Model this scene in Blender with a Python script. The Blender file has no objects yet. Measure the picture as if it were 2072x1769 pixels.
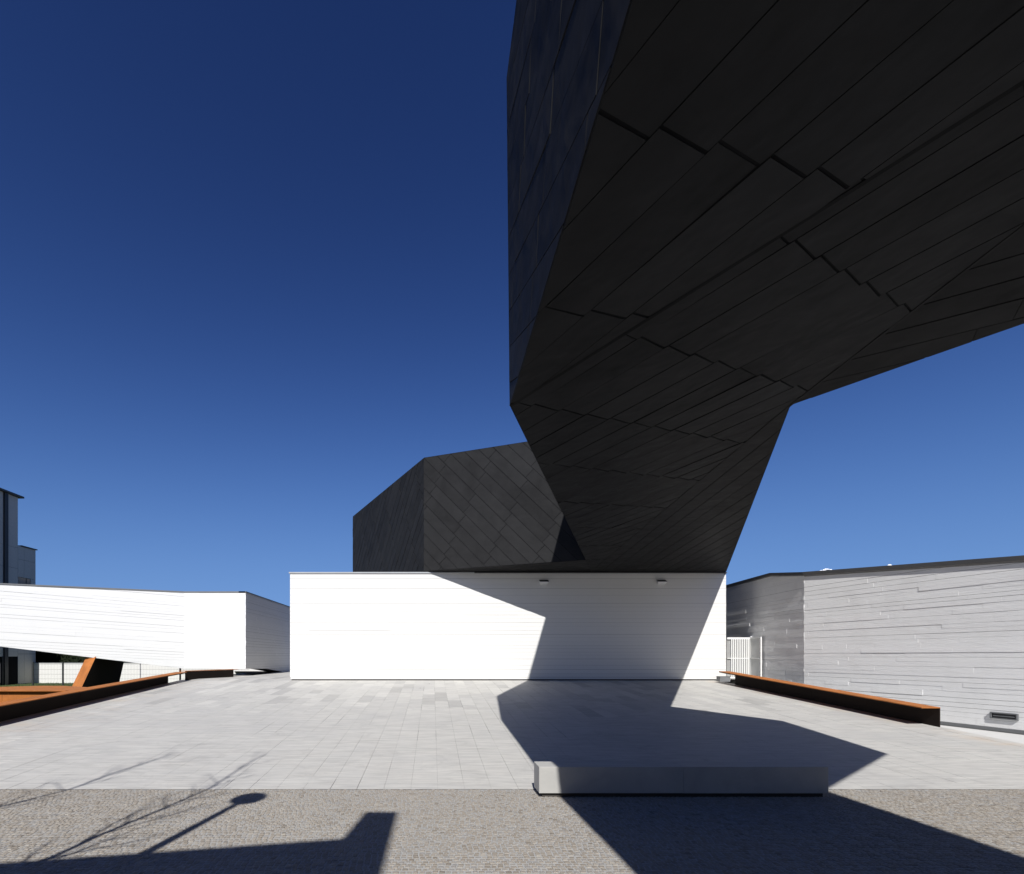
import bpy, math, random
from mathutils import Vector, Matrix
R = random.Random(7)
SC = bpy.context.scene
COL = SC.collection

# ------------------------------------------------------------------ camera
cam_d = bpy.data.cameras.new('camera'); cam = bpy.data.objects.new('camera', cam_d); COL.objects.link(cam)
cam.location = (0, 0, 1.8); cam.rotation_euler = (math.radians(90), 0, 0)
cam_d.sensor_width = 36; cam_d.sensor_fit = 'HORIZONTAL'; cam_d.lens = 1050 / 2072 * 36
cam_d.shift_x = (1036 - 875.5) / 2072; cam_d.shift_y = (1327 - 884.5) / 2072
cam_d.clip_start = 0.05; cam_d.clip_end = 9000
SC.camera = cam

# ------------------------------------------------------------------ sky and sun
SUNV = Vector((.1081, 1, -.9848)).normalized()          # the way the light travels
EL = math.asin(-SUNV.z)
W = bpy.data.worlds.new('World'); SC.world = W; W.use_nodes = True
wn = W.node_tree.nodes; wl = W.node_tree.links; wn.clear()
sky = wn.new('ShaderNodeTexSky'); sky.sky_type = 'NISHITA'; sky.sun_disc = False
sky.sun_elevation = EL; sky.sun_rotation = math.atan2(-SUNV.x, -SUNV.y)
sky.altitude = 900; sky.air_density = 0.85; sky.dust_density = 0.15; sky.ozone_density = 5.0
bg = wn.new('ShaderNodeBackground'); bg.inputs['Strength'].default_value = 0.05
wo = wn.new('ShaderNodeOutputWorld')
# polarised, saturated rendering of the clear sky, the same in every direction
sep = wn.new('ShaderNodeSeparateColor'); com = wn.new('ShaderNodeCombineColor'); wl.new(sky.outputs[0], sep.inputs[0])
# (a film-like curve a*x^g / (1 + b*x^g) per channel: deep zenith, pale horizon)
for i, (a_, b_) in enumerate(((83.4, 460.0), (51.3, 141.8), (36.0, 47.0))):
    p_ = wn.new('ShaderNodeMath'); p_.operation = 'POWER'; p_.inputs[1].default_value = 2.3
    x_ = wn.new('ShaderNodeMath'); x_.operation = 'MULTIPLY'; x_.inputs[1].default_value = .05
    wl.new(sep.outputs[i], x_.inputs[0]); wl.new(x_.outputs[0], p_.inputs[0])
    n_ = wn.new('ShaderNodeMath'); n_.operation = 'MULTIPLY'; n_.inputs[1].default_value = a_ / 1.19 / .05; wl.new(p_.outputs[0], n_.inputs[0])
    d_ = wn.new('ShaderNodeMath'); d_.operation = 'MULTIPLY_ADD'; d_.inputs[1].default_value = b_; d_.inputs[2].default_value = 1.0; wl.new(p_.outputs[0], d_.inputs[0])
    q_ = wn.new('ShaderNodeMath'); q_.operation = 'DIVIDE'; wl.new(n_.outputs[0], q_.inputs[0]); wl.new(d_.outputs[0], q_.inputs[1])
    wl.new(q_.outputs[0], com.inputs[i])
wl.new(com.outputs[0], bg.inputs['Color']); wl.new(bg.outputs[0], wo.inputs['Surface'])
sl = bpy.data.lights.new('sun', 'SUN'); sl.energy = 5.0; sl.angle = math.radians(.5); sl.color = (1, .98, .955)
so = bpy.data.objects.new('sun', sl); COL.objects.link(so)
so.rotation_euler = SUNV.to_track_quat('-Z', 'Y').to_euler(); so.location = (0, -20, 30)
SC.view_settings.view_transform = 'Standard'; SC.view_settings.look = 'None'
SC.view_settings.exposure = 0.25; SC.view_settings.gamma = 1; SC.view_settings.use_curve_mapping = False
SC.render.engine = 'CYCLES'
SC.cycles.max_bounces = 8; SC.cycles.diffuse_bounces = 4

# ------------------------------------------------------------------ helpers
def tag(o, label=None, cat=None, group=None, kind=None):
    if label: o['label'] = label
    if cat: o['category'] = cat
    if group: o['group'] = group
    if kind: o['kind'] = kind
    return o

def empty(name, loc, label, cat, group=None, kind=None):
    o = bpy.data.objects.new(name, None); o.location = loc; o.empty_display_size = .3
    COL.objects.link(o); tag(o, label, cat, group, kind); return o

def mk(name, verts, faces, mat, parent=None, smooth=False):
    """mesh from world-space vertices; origin put at the middle of its base"""
    xs = [v[0] for v in verts]; ys = [v[1] for v in verts]; zs = [v[2] for v in verts]
    c = Vector(((min(xs) + max(xs)) / 2, (min(ys) + max(ys)) / 2, min(zs)))
    me = bpy.data.meshes.new(name)
    me.from_pydata([Vector(v) - c for v in verts], [], faces); me.update()
    if smooth:
        for p in me.polygons: p.use_smooth = True
    me.materials.append(mat)
    o = bpy.data.objects.new(name, me); COL.objects.link(o)
    if parent is not None:
        o.parent = parent
        q = parent; off = Vector((0, 0, 0))
        while q is not None:
            off += q.location; q = q.parent
        o.location = c - off
    else:
        o.location = c
    return o

class MB:
    def __init__(s): s.v = []; s.f = []
    def add(s, v, f):
        n = len(s.v); s.v += [tuple(q) for q in v]; s.f += [tuple(i + n for i in g) for g in f]; return s
    def box(s, x0, x1, y0, y1, z0, z1):
        v = [(x, y, z) for z in (z0, z1) for y in (y0, y1) for x in (x0, x1)]
        return s.add(v, [(0, 2, 3, 1), (4, 5, 7, 6), (0, 1, 5, 4), (2, 6, 7, 3), (0, 4, 6, 2), (1, 3, 7, 5)])
    def hexa(s, b, t):                                     # 4 bottom + 4 top corners, ccw from above
        return s.add(list(b) + list(t), [(3, 2, 1, 0), (4, 5, 6, 7), (0, 1, 5, 4), (1, 2, 6, 5), (2, 3, 7, 6), (3, 0, 4, 7)])
    def tube(s, p, q, r0, r1, n=8, cap=True):
        p = Vector(p); q = Vector(q); d = (q - p).normalized()
        a = d.orthogonal().normalized(); b = d.cross(a)
        v = [c + (a * math.cos(2 * math.pi * i / n) + b * math.sin(2 * math.pi * i / n)) * r for c, r in ((p, r0), (q, r1)) for i in range(n)]
        f = [(i, (i + 1) % n, n + (i + 1) % n, n + i) for i in range(n)]
        if cap: f += [tuple(reversed(range(n))), tuple(range(n, 2 * n))]
        return s.add(v, f)
    def build(s, name, mat, parent=None, smooth=False): return mk(name, s.v, s.f, mat, parent, smooth)

def bevel(o, w=.006, seg=2):
    m = o.modifiers.new('bevel', 'BEVEL'); m.width = w; m.segments = seg; m.limit_method = 'ANGLE'; return o

# ------------------------------------------------------------------ materials
def mat(name, rough=.8, spec=.5, metal=0.0):
    m = bpy.data.materials.new(name); m.use_nodes = True
    b = m.node_tree.nodes['Principled BSDF']
    b.inputs['Roughness'].default_value = rough; b.inputs['Metallic'].default_value = metal
    b.inputs['Specular IOR Level'].default_value = spec
    return m, m.node_tree.nodes, m.node_tree.links, b

def pos(N, L, scale=(1, 1, 1), rot=(0, 0, 0)):
    g = N.new('ShaderNodeNewGeometry'); mp = N.new('ShaderNodeMapping')
    mp.inputs['Scale'].default_value = scale; mp.inputs['Rotation'].default_value = rot
    L.new(g.outputs['Position'], mp.inputs['Vector']); return mp.outputs[0]

def noise(N, L, vec, scale, detail=4, rough=.55, dist=0):
    n = N.new('ShaderNodeTexNoise'); n.inputs['Scale'].default_value = scale
    n.inputs['Detail'].default_value = detail; n.inputs['Roughness'].default_value = rough
    n.inputs['Distortion'].default_value = dist
    L.new(vec, n.inputs['Vector']); return n.outputs['Fac']

def ramp(N, L, fac, stops):
    r = N.new('ShaderNodeValToRGB'); e = r.color_ramp.elements
    while len(e) < len(stops): e.new(.5)
    for i, (p, c) in enumerate(stops):
        e[i].position = p; e[i].color = (*c, 1) if len(c) == 3 else c
    L.new(fac, r.inputs[0]); return r.outputs[0]

def mix(N, L, fac, a, b, mode='MIX'):
    m = N.new('ShaderNodeMix'); m.data_type = 'RGBA'; m.blend_type = mode
    for s, v in ((m.inputs[0], fac), (m.inputs[6], a), (m.inputs[7], b)):
        if isinstance(v, (int, float)): s.default_value = v
        elif isinstance(v, tuple): s.default_value = (*v, 1)
        else: L.new(v, s)
    return m.outputs[2]

def mathn(N, L, op, a, b=0.0, clamp=False):
    m = N.new('ShaderNodeMath'); m.operation = op; m.use_clamp = clamp
    for i, v in enumerate((a, b)):
        if isinstance(v, (int, float)): m.inputs[i].default_value = v
        else: L.new(v, m.inputs[i])
    return m.outputs[0]

def bump(N, L, B, h, strength=.3, dist=.01, prev=None):
    b = N.new('ShaderNodeBump'); b.inputs['Strength'].default_value = strength; b.inputs['Distance'].default_value = dist
    L.new(h, b.inputs['Height'])
    if prev is not None: L.new(prev, b.inputs['Normal'])
    L.new(b.outputs[0], B.inputs['Normal']); return b.outputs[0]

def island(N):
    return N.new('ShaderNodeNewGeometry').outputs['Random Per Island']

def objrand(N):
    return N.new('ShaderNodeObjectInfo').outputs['Random']

def m_white(name, base, grain_axis, rough=.75, amp=.08, b1=.35, dirt=(.62, .61, .59)):
    m, N, L, B = mat(name, rough, .25)
    v = pos(N, L); sc = (.6, .6, 14)
    g = noise(N, L, pos(N, L, sc), 3.0, 6, .6)
    l = noise(N, L, v, 1.3, 5, .6)
    c = mix(N, L, mathn(N, L, 'MULTIPLY', g, amp * 2), base, tuple(q * .8 for q in base))
    f = ramp(N, L, l, [(.48, (0, 0, 0)), (.72, (1, 1, 1))])
    c = mix(N, L, mathn(N, L, 'MULTIPLY', f, amp * 1.8), c, dirt)
    r = mathn(N, L, 'MULTIPLY', objrand(N), amp * .7)
    c = mix(N, L, r, c, tuple(q * .82 for q in base))
    L.new(c, B.inputs['Base Color'])
    h = noise(N, L, pos(N, L, (1, 1, 6)), 5, 8, .65)
    n1 = bump(N, L, B, h, b1, .012)
    p = noise(N, L, v, 90, 3, .6)
    bump(N, L, B, p, b1 * .5, .002, n1)
    return m

def m_zinc(name, base=(.0215, .0215, .022), dents=.6, rough=.5, cv=.5):
    m, N, L, B = mat(name, rough, .03, .0)
    v = pos(N, L)
    a = noise(N, L, v, 1.6, 4, .6, .4)
    c = mix(N, L, ramp(N, L, a, [(.3, (0, 0, 0)), (.72, (1, 1, 1))]), tuple(q * .78 for q in base), tuple(q * 1.2 for q in base))
    c = mix(N, L, mathn(N, L, 'MULTIPLY', objrand(N), cv), c, tuple(q * 1.45 for q in base))
    sp = noise(N, L, v, 140, 2, .5)
    c = mix(N, L, ramp(N, L, sp, [(.66, (0, 0, 0)), (.8, (.35, .35, .35))]), c, tuple(q * 2.4 for q in base))
    L.new(c, B.inputs['Base Color'])
    rr = N.new('ShaderNodeMapRange'); rr.inputs[3].default_value = rough - .08; rr.inputs[4].default_value = rough + .14
    L.new(noise(N, L, v, 5, 4, .6), rr.inputs[0]); L.new(rr.outputs[0], B.inputs['Roughness'])
    h = noise(N, L, v, 2.1, 2, .45, .3)
    n1 = bump(N, L, B, h, dents, .05)
    bump(N, L, B, noise(N, L, v, 9, 3, .5), dents * .3, .01, n1)
    return m

def m_corten(name, base=(.42, .145, .034), dark=(.22, .08, .024)):
    m, N, L, B = mat(name, .78, .25)
    v = pos(N, L)
    a = noise(N, L, v, 2.2, 7, .65, .3); b = noise(N, L, v, 55, 5, .7)
    c = mix(N, L, ramp(N, L, a, [(.35, (0, 0, 0)), (.75, (.75, .75, .75))]), base, dark)
    c = mix(N, L, ramp(N, L, b, [(.45, (0, 0, 0)), (.8, (.7, .7, .7))]), c, tuple(q * .55 for q in dark))
    g = noise(N, L, pos(N, L, (3, .5, 1)), 2.5, 3)
    c = mix(N, L, ramp(N, L, g, [(.5, (0, 0, 0)), (.8, (.4, .4, .4))]), c, tuple(q * 1.3 for q in base))
    L.new(c, B.inputs['Base Color']); bump(N, L, B, b, .25, .002)
    return m

def m_slab():
    m, N, L, B = mat('pale_stone_slab', .62, .35)
    isl = island(N)
    v = pos(N, L)
    # every slab takes its veins from its own place in the stone
    off = N.new('ShaderNodeVectorMath'); off.operation = 'ADD'
    cmb = N.new('ShaderNodeCombineXYZ'); L.new(mathn(N, L, 'MULTIPLY', isl, 37.0), cmb.inputs[0]); L.new(mathn(N, L, 'MULTIPLY', isl, 91.0), cmb.inputs[1])
    L.new(v, off.inputs[0]); L.new(cmb.outputs[0], off.inputs[1])
    mp = N.new('ShaderNodeMapping'); mp.inputs['Scale'].default_value = (1.1, 12, 1); mp.inputs['Rotation'].default_value = (0, 0, .03)
    L.new(off.outputs[0], mp.inputs['Vector'])
    st = noise(N, L, mp.outputs[0], 1.6, 7, .62, .6)
    c = ramp(N, L, st, [(.24, (.34, .332, .312)), (.5, (.478, .466, .436)), (.72, (.575, .558, .515))])
    tone = ramp(N, L, isl, [(0, (.70, .70, .70)), (.2, (.86, .86, .865)), (.6, (.95, .95, .94)), (1, (1.03, 1.03, 1.02))])
    c = mix(N, L, .9, c, tone, 'MULTIPLY')
    bl = noise(N, L, v, .55, 6, .6, .2)
    c = mix(N, L, ramp(N, L, bl, [(.5, (0, 0, 0)), (.72, (.5, .5, .5))]), c, (.35, .345, .335))
    dk = noise(N, L, v, 1.5, 7, .7, .8)
    c = mix(N, L, ramp(N, L, dk, [(.56, (0, 0, 0)), (.74, (.6, .6, .6))]), c, (.29, .28, .265))
    # warm rust wash from the corten, strongest beside the benches
    sx = N.new('ShaderNodeSeparateXYZ'); L.new(v, sx.inputs[0])
    dr = mathn(N, L, 'ABSOLUTE', mathn(N, L, 'SUBTRACT', sx.outputs[0], 10.55))
    dl = mathn(N, L, 'ABSOLUTE', mathn(N, L, 'SUBTRACT', sx.outputs[0], -8.9))
    near = mathn(N, L, 'MAXIMUM', mathn(N, L, 'SUBTRACT', 1.0, mathn(N, L, 'MULTIPLY', dr, 1.9)), mathn(N, L, 'SUBTRACT', .62, mathn(N, L, 'MULTIPLY', dl, .33)))
    rs = noise(N, L, pos(N, L, (1, 2.5, 1)), 1.1, 6, .65, .5)
    rf = mathn(N, L, 'MULTIPLY', mathn(N, L, 'MAXIMUM', near, .06), ramp(N, L, rs, [(.45, (0, 0, 0)), (.7, (1, 1, 1))]), True)
    c = mix(N, L, mathn(N, L, 'MULTIPLY', rf, .55), c, (.47, .35, .24))
    L.new(c, B.inputs['Base Color'])
    h = noise(N, L, mp.outputs[0], 5, 6, .6)
    bump(N, L, B, h, .12, .003)
    return m

def m_cobble():
    m, N, L, B = mat('granite_cobble', .7, .35)
    v = pos(N, L); isl = island(N)
    c = ramp(N, L, isl, [(0, (.17, .15, .125)), (.06, (.24, .212, .175)), (.4, (.285, .255, .215)), (.7, (.32, .292, .252)), (.9, (.265, .26, .25)), (1, (.36, .33, .28))])
    g = noise(N, L, v, 220, 3, .7)
    c = mix(N, L, ramp(N, L, g, [(.35, (.9, .9, .9)), (.55, (0, 0, 0))]), c, (.13, .105, .08))
    g2 = noise(N, L, v, 300, 2, .7)
    c = mix(N, L, ramp(N, L, g2, [(.6, (0, 0, 0)), (.72, (.9, .9, .9))]), c, (.60, .55, .47))
    st = noise(N, L, v, .8, 5, .6)
    c = mix(N, L, ramp(N, L, st, [(.5, (0, 0, 0)), (.75, (.35, .35, .35))]), c, (.22, .21, .2))
    L.new(c, B.inputs['Base Color']); bump(N, L, B, g, .6, .004)
    return m

def m_simple(name, col, rough=.8, spec=.3, nscale=6, namp=.25, bs=.2, metal=0):
    m, N, L, B = mat(name, rough, spec, metal)
    v = pos(N, L); a = noise(N, L, v, nscale, 6, .6)
    c = mix(N, L, a, tuple(q * (1 - namp) for q in col), tuple(min(1, q * (1 + namp)) for q in col))
    L.new(c, B.inputs['Base Color']); bump(N, L, B, noise(N, L, v, nscale * 8, 4), bs, .003)
    return m

M_zinc = m_zinc('black_zinc')
M_shell = m_simple('black_substrate', (.008, .008, .009), .9, .1)
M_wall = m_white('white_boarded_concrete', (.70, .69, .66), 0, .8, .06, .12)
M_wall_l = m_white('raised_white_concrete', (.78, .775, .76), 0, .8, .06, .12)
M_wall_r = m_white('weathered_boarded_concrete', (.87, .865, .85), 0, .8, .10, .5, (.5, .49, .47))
M_back = m_simple('board_joint_grey', (.30, .295, .285), .9, .2, 6, .15, .1)
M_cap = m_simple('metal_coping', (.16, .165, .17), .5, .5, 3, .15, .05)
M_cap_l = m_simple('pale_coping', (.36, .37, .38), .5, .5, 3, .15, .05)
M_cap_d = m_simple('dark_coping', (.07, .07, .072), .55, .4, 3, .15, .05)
M_corten = m_corten('corten_steel')
M_corten_d = m_corten('corten_shade_tone', (.013, .0065, .004), (.006, .004, .003))  # near-black corten copy, holds the shade of unlit faces in its colour
M_slab = m_slab()
M_stone = m_slab(); M_stone.name = 'bench_stone'
for n_ in M_stone.node_tree.nodes:
    if n_.type == 'VALTORGB' and abs(n_.color_ramp.elements[0].color[0] - .34) < .02:
        for e_, c_ in zip(n_.color_ramp.elements, ((.36, .355, .34), (.44, .432, .405), (.50, .49, .455))): e_.color = (*c_, 1)
M_joint = m_simple('joint_sand', (.17, .165, .16), .95, .1, 30)
M_cob = m_cobble()
M_mort = m_simple('grey_mortar', (.335, .332, .318), .95, .15, 14, .22, .5)
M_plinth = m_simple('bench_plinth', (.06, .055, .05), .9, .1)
M_gate = m_simple('white_painted_steel', (.78, .78, .75), .5, .4, 5, .04, .02)
M_lampb = m_simple('pale_lamp_housing', (.62, .62, .62), .5, .4, 5, .05, .02)
M_dark = m_simple('dark_metal', (.03, .03, .032), .5, .4)
M_box = m_simple('grey_box', (.16, .165, .17), .6, .4)
M_grey = m_simple('grey_cement_panel', (.56, .53, .48), .85, .2, 9, .14, .1)
M_glass = mat('window_glass', .08, .6)[0]; M_glass.node_tree.nodes['Principled BSDF'].inputs['Base Color'].default_value = (.012, .014, .017, 1)
M_grass = m_simple('grass', (.06, .085, .03), .9, .2, 20, .35, .5)
M_leaf = m_simple('hedge_leaf', (.012, .017, .008), .8, .1, 12, .4)
M_bark = m_simple('bark', (.16, .13, .1), .9, .2, 20)
M_asph = m_simple('asphalt', (.055, .055, .055), .95, .2, 30, .3, .4)
M_conc = m_simple('concrete_ground', (.5, .495, .48), .85, .25, 1.7, .1, .15)
M_post = m_simple('fence_steel', (.035, .04, .04), .6, .4)
M_postl = m_simple('galvanised_steel', (.5, .5, .5), .5, .4)
M_cloud = mat('cloud', 1, 0)[0]; M_cloud.node_tree.nodes['Principled BSDF'].inputs['Base Color'].default_value = (.9, .9, .92, 1)

# ------------------------------------------------------------------ polygon tools
def clip(poly, a, b, c):
    """keep the side a*x+b*y<=c of a 2d polygon"""
    out = []
    for i in range(len(poly)):
        p, q = poly[i - 1], poly[i]
        dp = a * p[0] + b * p[1] - c; dq = a * q[0] + b * q[1] - c
        if (dp <= 0) != (dq <= 0):
            t = dp / (dp - dq); out.append((p[0] + t * (q[0] - p[0]), p[1] + t * (q[1] - p[1])))
        if dq <= 0: out.append(q)
    return out
def area2(p): return abs(sum(p[i - 1][0] * p[i][1] - p[i][0] * p[i - 1][1] for i in range(len(p)))) / 2
def signed(p): return sum(p[i - 1][0] * p[i][1] - p[i][0] * p[i - 1][1] for i in range(len(p))) / 2
def clean(p):
    o = []
    for q in p:
        if not o or math.hypot(q[0] - o[-1][0], q[1] - o[-1][1]) > .002: o.append(q)
    if len(o) > 1 and math.hypot(o[0][0] - o[-1][0], o[0][1] - o[-1][1]) <= .002: o.pop()
    return o

def frame(poly, d, outward):
    """2d frame on a planar 3d polygon: e1 along d, e2 across, n outward"""
    P = [Vector(p) for p in poly]
    n = Vector((0, 0, 0))
    for i in range(len(P)): n += P[i - 1].cross(P[i])
    n.normalize()
    if n.dot(Vector(outward)) < 0: n = -n
    e1 = (Vector(d) - n * Vector(d).dot(n)).normalized(); e2 = n.cross(e1)
    return P, n, e1, e2

def cells_to_prisms(poly, d, outward, origin, cells, mat_, thick, tilt=0.0, shear=0.0):
    """cells: (u0,u1,v0,v1,t) -> list of (area, verts, faces) clipped to poly"""
    P, n, e1, e2 = frame(poly, d, outward); o = Vector(origin)
    o = o - n * (o - P[0]).dot(n)
    p2 = [((p - o).dot(e1) - shear * (p - o).dot(e2), (p - o).dot(e2)) for p in P]
    res = []
    for (u0, u1, v0, v1, t) in cells:
        q = p2
        for a, b, c in ((1, 0, u1), (-1, 0, -u0), (0, 1, v1), (0, -1, -v0)):
            q = clip(q, a, b, c)
            if len(q) < 3: break
        if len(q) < 3: continue
        q = clean(q)
        if len(q) < 3 or area2(q) < .004: continue
        if signed(q) < 0: q.reverse()
        ta = R.uniform(-tilt, tilt); tb = R.uniform(-tilt, tilt)
        k = len(q); vs = []
        for (x, y) in q: vs.append(o + e1 * (x + shear * y) + e2 * y - n * .004)
        for (x, y) in q:
            h = thick + t + ta * (x - (u0 + u1) / 2) / max(.1, u1 - u0) + tb * (y - (v0 + v1) / 2) / max(.1, v1 - v0)
            vs.append(o + e1 * (x + shear * y) + e2 * y + n * h)
        f = [tuple(range(k, 2 * k))] + [(i, (i + 1) % k, k + (i + 1) % k, k + i) for i in range(k)]
        res.append((area2(q), vs, f))
    return res, p2

def lattice(p2, w, L, shift, gapv, gapu, u_off=0, v_off=0, lap=0):
    us = [p[0] for p in p2]; vs = [p[1] for p in p2]; out = []
    for k in range(int(math.floor((min(vs) - v_off) / w)) - 1, int((max(vs) - v_off) / w) + 2):
        v0 = v_off + k * w; s = u_off + k * shift
        for j in range(int(math.floor((min(us) - s) / L)) - 1, int((max(us) - s) / L) + 2):
            u0 = s + j * L
            out.append((u0 + gapu, u0 + L - gapu, v0 + gapv, v0 + w - gapv, R.uniform(0, .003)))
    return out

# ------------------------------------------------------------------ ground
CS, SS, YB, YF = -.0238, .0657, 7.0, 20.5       # cobble fall, plaza rise, kerb line, where the plaza turns level
ZF = SS * (YF - YB)
def gz(y): return CS * (y - YB) if y < YB else (SS * (y - YB) if y < YF else ZF)

g = MB().add([(-600, -600, -.8), (600, -600, -.8), (600, 2500, -.8), (-600, 2500, -.8)], [(0, 1, 2, 3)]).build('ground', M_asph)
tag(g, kind='structure')
# street pavement
pav = MB().add([(-40, -30, CS * -37 - .0042), (40, -30, CS * -37 - .0042), (40, YB, -.0042), (-40, YB, -.0042)], [(0, 1, 2, 3)]).build('pavement', M_mort)
tag(pav, kind='structure')
def cobbles():
    big = []; rest = MB(); w = .053
    y = YB - .035; row = 0; cand = []
    while y > 1.6:
        x = -8.6 - R.random() * w; wob = R.uniform(-.3, .3)
        while x < 10.2:
            ww = w * R.uniform(.86, 1.14); hh = w * R.uniform(.86, 1.04)
            cx = x + ww / 2; cy = y + .003 * math.sin(cx * 1.3 + wob) + R.uniform(-.006, .006)
            if cy < YB - .03: cand.append((cx, cy, ww - .0092, hh - .0085))
            x += ww
        y -= w; row += 1
    def one(cx, cy, a, b):
        z0 = gz(cy) - .014; z1 = gz(cy) + R.uniform(-.002, .003); t = .74
        j = lambda: R.uniform(-.0035, .0035)
        bt = [(cx - a / 2 + j(), cy - b / 2 + j(), z0), (cx + a / 2 + j(), cy - b / 2 + j(), z0), (cx + a / 2 + j(), cy + b / 2 + j(), z0), (cx - a / 2 + j(), cy + b / 2 + j(), z0)]
        md = [(p[0], p[1], z1 - .0045) for p in bt]
        tp = [(cx + (p[0] - cx) * t, cy + (p[1] - cy) * t, z1 + R.uniform(-.001, .001)) for p in bt]
        v = bt + md + tp
        f = [(0, 1, 5, 4), (1, 2, 6, 5), (2, 3, 7, 6), (3, 0, 4, 7), (4, 5, 9, 8), (5, 6, 10, 9), (6, 7, 11, 10), (7, 4, 8, 11), (8, 9, 10, 11)]
        return v, f
    def vis(c):
        u = 875.5 + 1050 * c[0] / c[1]; v = 1327 + 1050 * (1.8 - gz(c[1])) / c[1]
        return 0 < u < 2072 and v < 1769 + 8
    inview = sorted([c for c in cand if vis(c)], key=lambda c: c[1])
    top = set(id(c) for c in inview[:300])
    for c in cand:
        v, f = one(*c)
        if id(c) in top: mk('cobblestone', v, f, M_cob, pav)
        else: rest.add(v, f)
    r = rest.build('cobblestones', M_cob, pav); tag(r, kind='stuff')
cobbles()

# plaza
bed = MB()
bed.add([(-9.78, YB, -.009), (10.93, YB, -.009), (10.93, YF, ZF - .009), (-9.78, YF, ZF - .009), (-9.78, 46, ZF - .009), (14, 46, ZF - .009), (14, YF, ZF - .009)],
        [(0, 1, 2, 3), (3, 2, 6, 5, 4)])
bed.add([(-9.78, YB, -.009), (10.93, YB, -.009), (10.93, YB, -.7), (-9.78, YB, -.7)], [(3, 2, 1, 0)])
bed.add([(10.93, YB, -.009), (10.93, YF, ZF - .009), (10.93, YF, -.5), (10.93, YB, -.5)], [(3, 2, 1, 0)])
bed.add([(-9.78, YB, -.009), (-9.78, YF, ZF - .009), (-9.78, 46, ZF - .009), (-9.78, 46, -.5), (-9.78, YB, -.5)], [(0, 1, 2, 3, 4)])
bed = bed.build('plaza', M_joint); tag(bed, kind='structure')
def slabs():
    lst = []; w = .364; x = -9.76; col = 0
    while x < 10.9:
        x1 = min(x + w, 10.92); y = YB + .002
        first = R.choice([.28, .45, .62, .3])
        y1 = y + first
        while y < YF:
            y1 = min(y1, YF)
            if YF - y1 < .25: y1 = YF
            lst.append((x, x1, y, y1)); y = y1
            y1 = y + R.choice([.75, .95, 1.2, 1.2, 1.45, 1.8])
        x = x1
    # level part of the plaza
    x = -9.76; 
    while x < 13.9:
        x1 = min(x + w, 13.98); y = YF
        while y < 34:
            y1 = y + R.choice([.95, 1.2, 1.45, 1.8]); lst.append((x, x1, y, y1)); y = y1
        x = x1
    def pr(x0, x1, y0, y1):
        gx = R.choice([.0007, .0012, .002]) if R.random() > .06 else .005; gy = R.choice([.0005, .0012, .002]); h = R.uniform(-.0008, .0008)
        a = [(x0 + gx, y0 + gy), (x1 - gx, y0 + gy), (x1 - gx, y1 - gy), (x0 + gx, y1 - gy)]
        lo = [(p[0], p[1], gz(p[1]) - .03) for p in a]; hi = [(p[0], p[1], gz(p[1]) + h) for p in a]
        return lo + hi, [(4, 5, 6, 7), (0, 1, 5, 4), (1, 2, 6, 5), (2, 3, 7, 6), (3, 0, 4, 7)]
    def size(s):
        cx = (s[0] + s[1]) / 2; cy = (s[2] + s[3]) / 2
        u = 875.5 + 1050 * cx / cy
        if not (-40 < u < 2110) or cy > 19.9: return -1
        return (s[3] - s[2]) / cy ** 2 * (s[1] - s[0]) / cy
    lst.sort(key=size, reverse=True)
    rest = MB()
    for i, s in enumerate(lst):
        v, f = pr(*s)
        if i < 300: mk('paving_slab', v, f, M_slab, bed)
        else: rest.add(v, f)
    tag(rest.build('paving_slabs', M_slab, bed), kind='stuff')
slabs()
for i in range(11):
    x0_ = -9.76 + i * 1.88
    MB().box(x0_, min(x0_ + 1.876, 10.92), YB - .009, YB - .002, -.03, -.001).build('steel_edging', M_corten_d, bed)
# low path along the right-hand wall, and garden on the left
pth = MB().add([(10.93, YB + .01, .02), (26, YB + .01, .02), (26, 20.4, .10), (10.93, 20.4, .10)], [(0, 1, 2, 3)]).build('path', M_conc); tag(pth, kind='structure')
gar = MB().add([(-60, 16.0, .2), (-9.79, 16.0, .2), (-9.79, 60, .2), (-60, 60, .2)], [(0, 1, 2, 3)])
gar.add([(-60, 7, -.3), (-9.79, 7, -.3), (-9.79, 13.9, -.3), (-60, 13.9, -.3)], [(0, 1, 2, 3)])
gar = gar.build('garden_lawn', M_grass); tag(gar, kind='structure')
gb = MB()
for i in range(7000):
    x = R.uniform(-24, -10); y = R.uniform(19, 30.3); a = R.uniform(0, 6.28); h = R.uniform(.03, .09)
    dx = .012 * math.cos(a); dy = .012 * math.sin(a)
    gb.add([(x - dx, y - dy, .2), (x + dx, y + dy, .2), (x + R.uniform(-.03, .03), y + R.uniform(-.03, .03), .2 + h)], [(0, 1, 2)])
tag(gb.build('grass', M_grass), 'short green lawn grass in front of the far white wall', 'grass', kind='stuff')

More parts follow.
